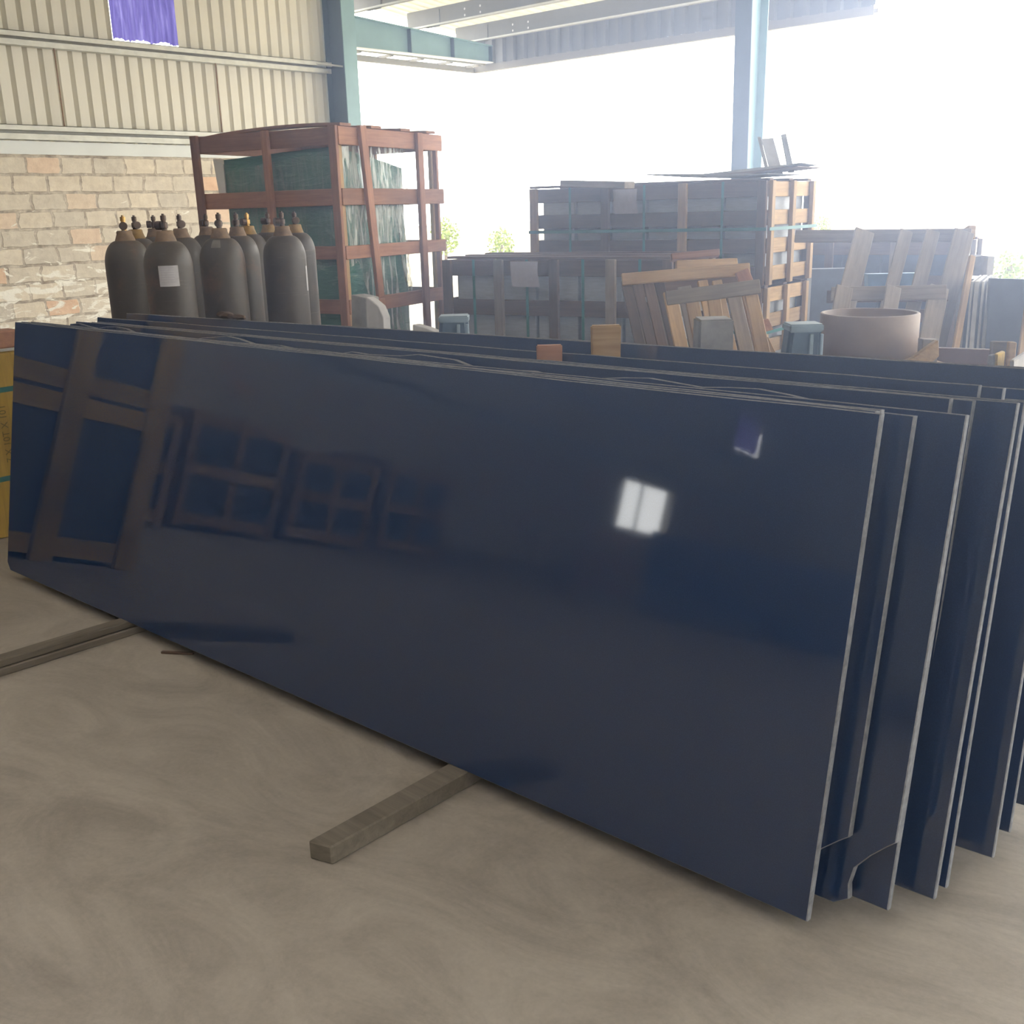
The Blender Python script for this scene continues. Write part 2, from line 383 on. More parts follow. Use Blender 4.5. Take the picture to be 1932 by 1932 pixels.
for i, (a_, b_, c_, d_) in enumerate(ADDED_LIGHTS):  # the sheets made here are the added light panels
    struct(link('window_%d' % (i + 4), mesh_from([(a_ - .1, c_, roof_z(c_) + .05), (b_ + .1, c_, roof_z(c_) + .05), (b_ + .1, d_, roof_z(d_) + .05), (a_ - .1, d_, roof_z(d_) + .05)], [(0, 1, 2, 3)]), SKYL_ADDED)); roof('ceiling_canopy', -12.55, -5.5, [8.5, 13.0])
roof('ceiling_canopy_right', -5.5, 9.0, [8.5, 9.9])
# purlins of the canopy with bolt holes showing as pale bolts
PX1 = -5.5
for i, y in enumerate((10.29, 11.38, 12.37)):
    zt = roof_z(y); z0 = zt - .245
    p = thing('roof_purlin', ['long grey steel purlin nearest the column under the canopy roof', 'middle grey steel purlin under the canopy roof', 'outermost grey steel purlin just inside the ribbed fascia'][i], 'beam', (-9, y, z0), 'steel purlins under the canopy')
    bm = bmesh.new(); box_bm(bm, -12.3, PX1, y - .003, y + .003, z0, zt); box_bm(bm, -12.3, PX1, y - .07, y, z0, z0 + .006); box_bm(bm, -12.3, PX1, y, y + .07, zt - .006, zt)
    link('web', fin(bm), PURL, p)
    box('bright_lip', -12.3, PX1, y - .074, y - .068, z0, z0 + .022, FLASH, p)
    for bx in (-11.12, -10.82):
        for bz in (.07, .15):
            link('bolt', mesh_from([(bx + .016 * math.cos(a), y - .006, z0 + bz + .016 * math.sin(a)) for a in [k * math.pi / 4 for k in range(8)]], [tuple(range(8))]), FOAM, p)
    bm = bmesh.new(); box_bm(bm, -11.9, -11.62, y - .014, y - .004, z0 - .01, zt - .03); link('cleat_plate', fin(bm), PURL, p)
for y in (-18., -12., -6., 0., 4., 7.5): struct(box('trim_beam', -12.2, 9, y - .03, y + .03, roof_z(y) - .3, roof_z(y) - .01, PURL))
# canopy bracket beam
b = thing('canopy_beam', 'pale teal steel bracket beam reaching out from the left column', 'beam', (-11.8, 10.1, 3.66))
bm = bmesh.new(); vts = [(-11.8, 9.78, 3.61), (-11.8, 12.56, 3.625), (-11.8, 12.56, 3.845), (-11.8, 9.78, 3.99)]
me = mesh_from([V(v) + V((d, 0, 0)) for d in (-.005, .005) for v in vts], [(0, 1, 2, 3), (7, 6, 5, 4), (0, 4, 5, 1), (1, 5, 6, 2), (2, 6, 7, 3), (3, 7, 4, 0)])
link('web', me, TEAL, b)
plank('bottom_flange', (-11.8, 9.78, 3.605), (-11.8, 12.58, 3.62), .15, .012, (0, 0, 1), FLASH, b, 0)
plank('top_flange', (-11.8, 9.78, 3.995), (-11.8, 12.58, 3.85), .15, .012, (0, 0, 1), TEAL, b, 0)
for y, zt in ((10.9, 3.93), (11.75, 3.89), (12.56, 3.845)): box('stiffener', -11.8, -11.725, y - .006, y + .006, 3.615, zt, TEAL_SHADED, b)
bm.free()
# fascia + gutter
gz = 3.56
def gutter_mesh(x0, x1):
    pr = [(.0, 0), (.10, 0), (.13, .035), (.13, .085), (.12, .085), (.12, .04), (.095, .01), (.005, .01), (.005, .13), (0, .13)]
    vts = [(x, 12.9 + a, gz + c) for x in (x0, x1) for a, c in pr]; n = len(pr)
    return mesh_from(vts, [(i, (i + 1) % n, (i + 1) % n + n, i + n) for i in range(n)] + [tuple(range(n))[::-1], tuple(range(n, 2 * n))])
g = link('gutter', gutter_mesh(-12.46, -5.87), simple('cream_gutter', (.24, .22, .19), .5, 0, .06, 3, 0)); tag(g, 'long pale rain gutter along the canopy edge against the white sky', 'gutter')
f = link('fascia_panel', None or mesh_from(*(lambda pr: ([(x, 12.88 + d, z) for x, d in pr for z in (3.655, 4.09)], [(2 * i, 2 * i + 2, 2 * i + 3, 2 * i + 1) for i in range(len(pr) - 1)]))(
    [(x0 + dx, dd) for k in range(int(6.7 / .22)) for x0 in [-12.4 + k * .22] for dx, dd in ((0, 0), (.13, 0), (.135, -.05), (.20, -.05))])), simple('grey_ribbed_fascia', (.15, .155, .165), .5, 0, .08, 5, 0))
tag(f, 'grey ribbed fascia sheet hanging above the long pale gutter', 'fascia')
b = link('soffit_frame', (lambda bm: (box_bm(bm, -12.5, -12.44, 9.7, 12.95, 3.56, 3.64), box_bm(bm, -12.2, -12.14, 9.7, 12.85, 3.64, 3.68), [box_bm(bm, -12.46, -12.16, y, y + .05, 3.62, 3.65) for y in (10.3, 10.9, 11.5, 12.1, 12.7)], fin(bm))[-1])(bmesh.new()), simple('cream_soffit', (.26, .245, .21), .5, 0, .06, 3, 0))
tag(b, 'pale ladder-like edge frame of the canopy beyond the teal beam', 'frame')

# columns
c = thing('steel_column', 'dark blue steel column at the end of the cream ribbed wall', 'column', (-11.8, 9.66, 0), 'steel columns on the open side')
box('web', -12.0, -11.6, 9.655, 9.667, 0, 5.0, TEAL_SHADED, c)
box('flange', -11.6, -11.585, 9.56, 9.78, 0, 5.0, TEAL, c); box('flange', -12.0, -11.985, 9.58, 9.76, 0, 5.0, TEAL_SHADED, c)
for z in (3.21, 3.13):
    for x in (-11.68, -11.645): link('bolt', mesh_from([(x + .013 * math.cos(a), 9.65, z + .013 * math.sin(a)) for a in [k * math.pi / 4 for k in range(8)]], [tuple(range(8))]), FOAM, c)
plank('bracket_strut', (-12.0, 9.3, 3.40), (-11.72, 9.64, 3.345), .05, .02, (0, 0, 1), GALV, c, 0)
c = thing('steel_column', 'freestanding blue steel column rising from behind the stacked crates', 'column', (-5.83, 10.05, 0), 'steel columns on the open side')
def taper(name, x0, x1, ya, yb, ya0, yb0, mat):
    me = mesh_from([(x0, ya0, 0), (x1, ya0, 0), (x1, yb0, 0), (x0, yb0, 0), (x0, ya, 4.4), (x1, ya, 4.4), (x1, yb, 4.4), (x0, yb, 4.4)],
                   [(3, 2, 1, 0), (4, 5, 6, 7), (0, 1, 5, 4), (1, 2, 6, 5), (2, 3, 7, 6), (3, 0, 4, 7)])
    link(name, me, mat, c)
taper('flange', -5.94, -5.755, 9.90, 9.912, 9.93, 9.942, TEAL_SHADED)
taper('flange', -5.94, -5.755, 10.24, 10.252, 10.17, 10.182, TEAL)
taper('web', -5.853, -5.843, 9.912, 10.24, 9.942, 10.17, TEAL)
# far bushes in the yard
def bush(px, py, d, s, label):
    p = at(px, py, d); t_ = thing('bush', label, 'bush', (p.x, p.y, -.03), 'far bushes in the yard')
    rod('stem', (p.x, p.y, -.03), (p.x, p.y, max(.4, p.z)), .05, BARK, t_, 6)
    vts, fcs = [], []
    for k in range(420):
        a = V((random.gauss(0, 1), random.gauss(0, 1), random.gauss(0, 1))).normalized() * s * random.random() ** .4
        a.z *= 1.25; c0 = p + a; u = V((random.uniform(-1, 1), random.uniform(-1, 1), random.uniform(-1, 1))).normalized() * .13 * s; v2 = u.orthogonal().normalized() * .08 * s
        i = len(vts); vts += [c0 - u, c0 + v2, c0 + u, c0 - v2]; fcs.append((i, i + 1, i + 2, i + 3))
    link('foliage', mesh_from([v - p for v in vts], fcs), LEAF, t_, M.Translation(p))
bush(840, 445, 30, .42, 'small yellow-green bush far out in the glare right of the tall crate')
bush(946, 462, 32, .42, 'tiny yellow-green bush far out beside the stacked crates')
bush(1905, 515, 17, .30, 'low scrubby bush in the yard beyond the dark slabs at the right edge')
bush(1552, 428, 30, .25, 'tiny bush far out just above the far right pallets')

# ------------------------------------------------------------------ granite slabs
TH = .019
def slab(tl, tr, lean, label, z=1.07, zb=.05, lz=None, chipR=None, chipL=None, wavy=False, group='black granite slabs in the leaning stack', ylean=None):
    """tl,tr top corners of the front face (x,y); leans back by `lean` metres over its height"""
    L0 = V((tl[0], tl[1], 0)); R0 = V((tr[0], tr[1], 0)); ax = (R0 - L0).normalized(); nb = V((-ax.y, ax.x, 0))
    L = (R0 - L0).length; H = math.hypot(z - zb, lean); up = (nb * lean + V((0, 0, z - zb))) / H
    nf = ax.cross(up)                     # points to the camera side
    org = V((tl[0], tl[1], z)) - up * H
    pts = []
    cl = chipL or .012
    pts += [(0, cl), (cl, 0)]
    if chipR:
        w_, h_ = chipR
        pts += [(L - w_ - .03, 0), (L - w_, h_ * .12), (L - w_ * 1.06, h_ * .3), (L - w_ * .98, h_ * .52), (L - w_ * .6, h_ * .74), (L - w_ * .2, h_ * .92), (L, h_)]
    else: pts += [(L, 0)]
    if wavy:
        pts += [(L, H - .03)]; n = 46
        for k in range(n, -1, -1):
            u = k / n
            pts.append((L * u * .985, H - .016 + .008 * math.sin(u * 23) + .006 * math.sin(u * 61 + 1) + random.uniform(-.004, .004)))
    else:
        pts += [(L, H)]; n = 24
        for k in range(n - 1, 0, -1): pts.append((L * k / n, H + random.uniform(-.0012, .0012)))
        pts += [(0, H)]
    k = len(pts); bm = bmesh.new()
    f_ = [bm.verts.new((a, .003, b_)) for a, b_ in pts]; r_ = [bm.verts.new((a, TH, b_)) for a, b_ in pts]
    ff = bm.faces.new(f_); bm.faces.new(r_[::-1])
    for i in range(k):
        q = bm.faces.new((f_[i], f_[(i + 1) % k], r_[(i + 1) % k], r_[i])); q.material_index = 1
    bmesh.ops.recalc_face_normals(bm, faces=bm.faces)
    old = set(bm.faces)
    bmesh.ops.inset_region(bm, faces=[ff], thickness=.0022, depth=.0028, use_even_offset=True)
    for q in bm.faces:
        if q not in old: q.material_index = 1
    me = bpy.data.meshes.new('m'); bm.to_mesh(me); bm.free()
    y = -nf
    W = M(((ax.x, y.x, up.x, org.x), (ax.y, y.y, up.y, org.y), (ax.z, y.z, up.z, org.z), (0, 0, 0, 1)))
    o = link('granite_slab', me, [GRANITE, SAWN], None, W)
    return tag(o, label, 'slab', group)
slab((-4.445, 1.84), (-.807, 1.918), .194, 'frontmost polished black granite slab showing its whole mirror-like face', chipL=.03)
slab((-4.437, 1.862), (-.826, 1.940), .19, 'black granite slab directly behind the frontmost one, its top edge a hairline above')
slab((-4.40, 1.884), (-.826, 1.962), .19, 'black granite slab third from the front, only its thin top edge showing', z=1.069)
slab((-4.34, 1.906), (-.770, 1.987), .205, 'black granite slab second from the left at the right-hand edges, lower corner broken off', z=1.059, chipR=(.085, .17))
slab((-4.30, 1.93), (-.692, 2.045), .225, 'black granite slab with a broken lower corner, edge just right of the first broken one', z=1.060, chipR=(.075, .17))
slab((-4.27, 1.952), (-.70, 2.068), .205, 'black granite slab tucked right behind the second broken-cornered slab', z=1.054)
slab((-4.24, 1.975), (-.90, 2.095), .19, 'black granite slab with a wavy, unsawn top edge in the middle of the stack', z=1.070, wavy=True)
slab((-4.21, 1.985), (-.762, 2.150), .195, 'black granite slab whose upper right corner ends shortest behind the wavy-topped one', z=1.070)
slab((-4.19, 2.005), (-.724, 2.172), .20, 'black granite slab with right edge just past its shorter front neighbour', z=1.066)
slab((-4.168, 2.03), (-.646, 2.194), .235, 'black granite slab whose upper right corner just reaches the right picture edge', z=1.066)
slab((-4.16, 2.052), (-.640, 2.218), .205, 'black granite slab paired with a close parallel light edge at the lower right', z=1.065)
slab((-4.245, 2.095), (-.759, 2.305), .20, 'black granite slab, first of the pair ending below the brown ring', z=1.076)
slab((-4.235, 2.117), (-.717, 2.330), .20, 'black granite slab, longer one of the pair ending below the brown ring', z=1.070)
slab((-4.20, 2.14), (-.606, 2.385), .20, 'black granite slab whose lower corner stands alone on the floor near the right edge', z=1.035)
slab((-4.20, 2.163), (-.616, 2.412), .20, 'black granite slab behind the lone-cornered one, its narrow edge doubled beside it', z=1.035)
slab((-4.30, 2.20), (-.68, 2.46), .19, 'black granite slab in the rear of the stack, rough lit top edge', z=1.050)
slab((-4.20, 2.235), (-.612, 2.51), .20, 'black granite slab in the rear of the stack standing lower than its neighbours', z=1.010)
slab((-4.36, 2.285), (-.606, 2.652), .20, 'rearmost tall black granite slab whose face rises above all the others')
slab((-4.33, 2.310), (-.600, 2.678), .20, 'rearmost black granite slab, backing the whole leaning stack', z=1.068)

# timber bearers under the slabs
o = prism('floor_bearer', [(-1.825, 1.243, 0), (-1.762, 1.262, 0), (-1.745, 2.75, 0), (-1.83, 2.75, 0)], (0, 0, 1), .049, WOOD_BEAR, None, .004)
tag(o, 'weathered grey timber bearer sticking out under the slabs near the centre', 'bearer', 'bearers under the slabs')
o = thing('floor_bearer', 'pair of stacked grey timber battens poking out under the slabs at the left', 'bearer', (-3.45, 1.6, 0), 'bearers under the slabs')
plank('batten', (-3.50, .85, .013), (-3.44, 2.8, .013), .062, .026, (0, 0, 1), WOOD_BEAR, o, .003)
plank('batten', (-3.51, .85, .040), (-3.445, 2.8, .040), .060, .025, (0, 0, 1), WOOD_BEAR, o, .003)
o = plank('floor_bearer', (-1.0, 1.98, .0245), (-.9, 2.75, .0245), .07, .049, (0, 0, 1), WOOD_BEAR, None, .004)
tag(o, 'timber bearer in the shade beneath the right end of the slab stack', 'bearer', 'bearers under the slabs')

rr = plank('wood_splinter', (-3.21, 1.655, .004), (-3.11, 1.72, .004), .012, .008, (0, 0, 1), WOOD_DARK, None, .001); tag(rr, 'tiny dark wood splinter on the floor under the slab, by the left battens', 'splinter')

# uprights of the rack behind / between the slabs
def post(name, label, px0, px1, py, d, dep, mat, zb=0., top=None, tilt=0., bev=.012, w2=0, cat='post'):
    a = at(px0, py, d); b_ = at(px1, py, d); u = (b_ - a); u.z = 0; wd = u.length; u.normalize(); nb = V((-u.y, u.x, 0)); z = (a.z + b_.z) / 2
    bm = bmesh.new(); q = box_bm(bm, 0, wd, 0, dep, zb - z, 0)
    for v in q:
        if v.co.z < -.01: v.co.x += tilt * (z - zb) + (w2 if v.co.x < wd / 2 else -w2); 
    W = M(((u.x, nb.x, 0, a.x), (u.y, nb.y, 0, a.y), (0, 0, 1, z), (0, 0, 0, 1)))
    o = link(name, fin(bm, bev, 2), mat, None, W); return tag(o, label, cat)
post('wood_stub', 'short reddish wooden block wedged upright between the slab tops', 1012, 1061, 652, 2.86, .03, WOOD_RED, .80, cat='block', bev=.003, w2=.004)
post('wood_wedge', 'taller tan wooden wedge standing up behind the reddish block', 1115, 1172, 614, 2.97, .028, WOOD_TAN, .3, bev=.004, w2=.012)
post('concrete_post', 'square grey concrete post behind the slabs in front of the leaning pallets', 1320, 1385, 603, 3.45, .12, CONC, 0., bev=.006, w2=-.01)
def wrapped(label, px0, px1, py, d):
    a = at(px0, py, d); b_ = at(px1, py, d); u = (b_ - a); u.z = 0; wd = u.length; u.normalize(); nb = V((-u.y, u.x, 0)); z = a.z
    r = thing('rack_upright', label, 'post', (a.x, a.y, 0), 'blue-grey rack uprights')
    bm = bmesh.new(); q = box_bm(bm, 0, wd, 0, .09, -z, 0)
    for v in q:
        if v.co.z < -.01: v.co.x += -.10 if v.co.x < wd / 2 else .03
    W = M(((u.x, nb.x, 0, a.x), (u.y, nb.y, 0, a.y), (0, 0, 1, z), (0, 0, 0, 1)))
    link('padding', fin(bm, .014, 3), BLUEST, r, W)
    for x0, x1 in ((.60, .72), (.93, 1.03)):
        bm = bmesh.new(); box_bm(bm, wd * x0, wd * x1, -.008, .004, -.6, -.025); link('pale_strip', fin(bm, .002), BLUEL, r, W)
    bm = bmesh.new(); box_bm(bm, -.004, wd + .004, -.006, .094, -.02, .006); link('cap', fin(bm, .005, 2), BLUEL, r, W)
wrapped('blue-grey padded rack upright below the tall crate, left of the crates', 829, 882, 600, 4.0)
wrapped('blue-grey padded rack upright just left of the brown ring', 1492, 1552, 616, 3.35)

# pebble-like offcuts lying on the slab tops
def rock(p, s, mat, label, name='stone_chip'):
    bm = bmesh.new(); bmesh.ops.create_icosphere(bm, subdivisions=2, radius=1)
    for v in bm.verts: v.co *= random.uniform(.8, 1.1); v.co = V((v.co.x * s[0], v.co.y * s[1], max(v.co.z, -.6) * s[2]))
    o = link(name, fin(bm), mat, None, M.Translation(p)); return tag(o, label, 'stone')
rock(V((-3.69, 2.352, 1.084)), (.055, .02, .018), WOOD_DARK, 'flat brown offcut lying on the rear slab top below the gas cylinders')
rock(V((-3.61, 2.362, 1.080)), (.04, .018, .013), WOOD_DARK, 'smaller flat brown offcut next to the other on the rear slab top')

# ------------------------------------------------------------------ gas cylinders
def cylinder():
    r = thing('gas_cylinder', '', 'gas cylinder', (0, 0, 0), 'gas cylinders behind the slabs')
    R_ = .104; prof = [(R_ * .8, 0), (R_, .03), (R_, 1.255)]
    for k in range(1, 11):
        a = math.pi / 2 * k / 10; prof.append((.040 + (R_ - .040) * math.cos(a), 1.255 + .112 * math.sin(a)))
    lathe('body', prof, CYL, r, M.Identity(4), 48)
    lathe('neck_ring', [(.046, 1.358), (.047, 1.366), (.042, 1.380), (.036, 1.396), (.036, 1.406), (.031, 1.412)], COLLAR, r, M.Identity(4), 32)
    v = lathe('valve', [(.012, 1.410), (.012, 1.420), (.016, 1.422), (.016, 1.444), (.010, 1.447), (.010, 1.454), (.0125, 1.455), (.0125, 1.474), (.006, 1.476), (.006, 1.482)], BRASSD, r, M.Identity(4), 12, False)
    lathe('outlet_knob', [(.011, 0), (.011, .012), (.019, .013), (.019, .038), (.012, .039)], BRASSD, v, M.Translation((0, 0, 1.433)) @ M.Rotation(math.pi / 2, 4, 'Y'), 12, False)
    return r
proto = cylinder()
def copy_tree(o, parent=None):
    c_ = o.copy(); COL.objects.link(c_); c_.parent = parent
    for ch in [x for x in o.children]: copy_tree(ch, c_)
    return c_
CY = [((230, 402, 4.9), 'dark grey gas cylinder at the far left of the front row', 2.6, 0),
      ((307, 405, 4.55), 'grey gas cylinder with a white paper label, second in the front row', .4, 0),
      ((411, 403, 4.9), 'grey-brown gas cylinder with rust streaks, third in the front row', -.5, 0),
      ((530, 400, 5.1), 'grey gas cylinder at the right end of the front row with a thin plain valve', 1.3, 0),
      ((252, 408, 5.4), 'gas cylinder with an ochre neck half hidden behind the far left one', 3.0, 1),
      ((288, 405, 5.8), 'rear gas cylinder whose neck shows just left of the labelled one', 1.0, 0),
      ((337, 406, 5.3), 'gas cylinder with a rusty neck right behind the labelled one', 2.9, 0),
      ((387, 405, 5.9), 'rear gas cylinder peeking out left of the rust-streaked one', .2, 0),
      ((444, 402, 5.4), 'gas cylinder with a large side valve right behind the rust-streaked one', -.4, 0),
      ((465, 405, 5.8), 'gas cylinder with a bright brass valve and orange neck in the second row', 1.6, 1),
      ((504, 405, 6.3), 'rear gas cylinder with an ochre neck left of the end one', .5, 1),
      ((555, 408, 5.9), 'gas cylinder at the far right, behind the end one, by the green crate', 2.8, 1)]
CYS = []
for i, ((px, py, d), lab, rz, oc) in enumerate(CY):
    o = proto if i == 0 else copy_tree(proto)
    p = at(px, py, d); o.matrix_basis = M.Translation((p.x, p.y, 0)) @ M.Rotation(rz + math.pi, 4, 'Z'); o['label'] = lab; CYS.append(o)
for i, o in enumerate(CYS):
    for ch in o.children:
        if CY[i][3] and ch.name.startswith('neck_ring'): ch.data = ch.data.copy(); ch.data.materials[0] = COLLAR_Y
        if i in (0, 9) and ch.name.startswith('valve'): ch.data = ch.data.copy(); ch.data.materials[0] = BRASS; ch['label'] = 'bright brass valve'
# paper label wrapped on the second cylinder
def wrap_label(cyl, ang, z, hw, hh, mat, nm):
    c0 = cyl.matrix_basis.translation; n = 8; R_ = .1052
    vts = [(R_ * math.cos(ang + hw * (2 * k / n - 1)), R_ * math.sin(ang + hw * (2 * k / n - 1)), zz) for zz in (z - hh, z + hh) for k in range(n + 1)]
    return link(nm, mesh_from(vts, [(k, k + 1, k + n + 2, k + n + 1) for k in range(n)], True), mat, cyl, M.Translation(c0))
c2 = CYS[1].matrix_basis.translation; ang = math.atan2(-c2.y, -c2.x)
l = wrap_label(CYS[1], ang - .03, 1.222, .40, .044, PAPER, 'paper_label'); l['label'] = 'white paper label with faint print'
for k in range(7):
    z = 1.222 + .030 - k * .010
    wrap_label(CYS[1], ang - .08, z, .27, .0012, PAPERG, 'print_line').data.transform(M.Scale(1.004, 4))
c3 = CYS[2].matrix_basis.translation
n_ = 6; vt = []
for j in range(n_ + 1):
    a_ = math.radians(38 + 30 * j / n_); r_ = .040 + .064 * math.cos(a_) + .0012; z_ = 1.255 + .112 * math.sin(a_) + .001
    for i in range(n_ + 1):
        g_ = math.atan2(-c3.y, -c3.x) - .28 + .5 * (i / n_ - .5) ; vt.append((r_ * math.cos(g_), r_ * math.sin(g_), z_))
link('pale_patch', mesh_from(vt, [(j * (n_ + 1) + i, j * (n_ + 1) + i + 1, (j + 1) * (n_ + 1) + i + 1, (j + 1) * (n_ + 1) + i) for j in range(n_) for i in range(n_)], True), simple('faded_sticker', (.20, .19, .175), .7, 0, .2, 30, 0), CYS[2], M.Translation(c3))['label'] = 'faded pale sticker'
c4 = CYS[3].matrix_basis.translation; wrap_label(CYS[3], math.atan2(-c4.y, -c4.x) + 1.25, 1.16, .10, .06, PAPER, 'side_sticker')

# ------------------------------------------------------------------ tall crate of wrapped green sheets
N = V((-5.53, 4.46, 0)); ux = V((-1.2, -.27, 0)).normalized(); uy = V((-.30, 1.16, 0)).normalized(); CL = 1.23; CW = 1.15; HT = 2.035
nL = -uy; nR = -ux      # outward normals of the two seen faces
cr = thing('tall_crate', 'tall open wooden crate of green plastic-wrapped sheets behind the gas cylinders', 'crate', N + ux * CL / 2 + uy * CW / 2)
def P(a, b_, z):
    z = z - .04 if z > .3 else z
    return N + ux * a + uy * b_ + V((0, 0, z))
for z0, z1 in ((1.925, 2.035), (1.555, 1.66), (1.215, 1.30), (.86, .955), (.48, .57), (.08, .18)):
    zc = (z0 + z1) / 2; h = z1 - z0
    plank('rail', P(-.02, 0, zc), P(CL + .03, 0, zc), h, .022, nL, WOOD_RED, cr, off=-.012)
    plank('rail', P(0, -.01, zc), P(0, CW + .09, zc), h, .022, nR, WOOD_RED, cr, off=.012)
    plank('rail', P(CL, 0, zc), P(CL, CW, zc), h, .022, nR, WOOD_RED, cr)
    plank('rail', P(0, CW, zc), P(CL, CW, zc), h, .022, nL, WOOD_RED, cr)
for a, wd in ((.015, .06), (.56, .055), (CL - .03, .06)):
    plank('post', P(a, 0, 0), P(a + (.02 if a > .1 else 0), 0, HT + .005), wd, .03, nL, WOOD_RED, cr, off=.02)
    plank('post', P(a, CW, 0), P(a, CW, HT), wd, .03, nL, WOOD_RED, cr, off=-.025)
plank('post', P(0, .03, 0), P(0, .03, HT), .045, .03, nR, WOOD_TAN, cr, off=-.02)
plank('post', P(0, .32, .95), P(0, .22, HT + .015), .065, .03, nR, WOOD_RED, cr, off=.04)
plank('post', P(0, .34, 0), P(0, .32, .94), .065, .03, nR, WOOD_RED, cr, off=.04)
plank('post', P(0, .90, 0), P(0, .90, HT), .065, .03, nR, WOOD_RED, cr, off=.04)
plank('post', P(-.0, CW + .02, 0), P(-.0, CW + .02, HT - .05), .06, .03, nR, WOOD_TAN, cr, off=-.03)
for b_ in (.06, .40, .75, 1.08): plank('top_board', P(-.03, b_, HT + .012), P(CL * .97, b_ + .02, HT - .01), .11, .018, (0, 0, 1), WOOD_RED, cr, warp=.022)
# the packed sheets
def sheet_pack(a0, a1, b0, b1, z0, zl, zr):
    vts = [P(a0, b0, z0), P(a1, b0, z0), P(a1, b1, z0), P(a0, b1, z0), P(a0, b0, zr), P(a1, b0, zl), P(a1, b1, zl), P(a0, b1, zr - .12)]
    bm = bmesh.new(); q = [bm.verts.new(v) for v in vts]
    for f_ in ((3, 2, 1, 0), (4, 5, 6, 7), (0, 1, 5, 4), (1, 2, 6, 5), (2, 3, 7, 6), (3, 0, 4, 7)): bm.faces.new([q[i] for i in f_])
    bmesh.ops.subdivide_edges(bm, edges=list(bm.edges), cuts=12, use_grid_fill=True)
    for v in bm.verts: v.co += V((random.gauss(0, 1), random.gauss(0, 1), random.gauss(0, 1))) * .0022
    return fin(bm, smooth=True)
link('wrapped_sheets', sheet_pack(.05, 1.03, .05, .80, .12, 1.88, 1.92), GREENP, cr)
prism('foam_corner', [P(1.04, .05, 1.85), P(1.13, .05, 1.89), P(1.10, .05, 1.62), P(1.04, .05, 1.60)], uy, .3, FOAM, cr)
def film(name, pts, nx, nz, amp, mat=FILM):
    a, b_, c_, d_ = [V(p) for p in pts]; vts = []
    n = (b_ - a).cross(d_ - a).normalized()
    for j in range(nz + 1):
        for i in range(nx + 1):
            u, v = i / nx, j / nz; p = (a * (1 - u) + b_ * u) * (1 - v) + (d_ * (1 - u) + c_ * u) * v
            vts.append(p + n * amp * (math.sin(u * 19 + v * 5) + .6 * math.sin(u * 41 - v * 9) + random.uniform(-.5, .5)))
    fcs = [(j * (nx + 1) + i, j * (nx + 1) + i + 1, (j + 1) * (nx + 1) + i + 1, (j + 1) * (nx + 1) + i) for j in range(nz) for i in range(nx)]
    return link(name, mesh_from(vts, fcs, True), mat, cr)
film('stretch_film', [P(.015, .06, 1.16), P(.03, .80, 1.40), P(.03, .86, 1.95), P(.015, .05, 1.92)], 22, 16, .009)
film('stretch_film', [P(.02, .52, .10), P(.02, .74, .10), P(.02, .58, 1.55), P(.02, .05, 1.60)], 14, 30, .008)
film('stretch_film', [P(.03, .78, .9), P(.05, .84, .9), P(.04, .86, 1.62), P(.02, .55, 1.62)], 10, 14, .010)
film('stretch_film', [P(1.0, .035, .9), P(.06, .035, 1.2), P(.06, .035, 1.9), P(1.0, .035, 1.8)], 20, 16, .005, FILM_LEFT)
# stone offcuts in front of it
o = prism('stone_offcut', [V((*at(654, 700, 5.3).xy, 0)), V((*at(688, 700, 5.3).xy, 0)), at(690, 562, 5.35), at(662, 556, 5.35)], (0, .3, 0), .09, CONC, None, .003); tag(o, 'grey upright stone offcut leaning at the foot of the tall crate', 'stone')
o = prism('stone_offcut', [V((*at(686, 700, 5.25).xy, 0)), V((*at(719, 700, 5.25).xy, 0)), at(723, 600, 5.3), at(714, 578, 5.3), at(700, 566, 5.3), at(690, 560, 5.3)], (0, .3, 0), .05, CONCW, None, .003); tag(o, 'paler round-topped stone offcut right of the grey one by the tall crate', 'stone')
o = prism('stone_offcut', [V((*at(776, 700, 5.05).xy, 0)), V((*at(845, 700, 5.05).xy, 0)), at(829, 630, 5.1), at(803, 619, 5.1), at(778, 612, 5.1)], (0, .3, 0), .05, CONCW, None, .003); tag(o, 'white rounded stone offcut beside the blue-grey rack upright', 'stone')

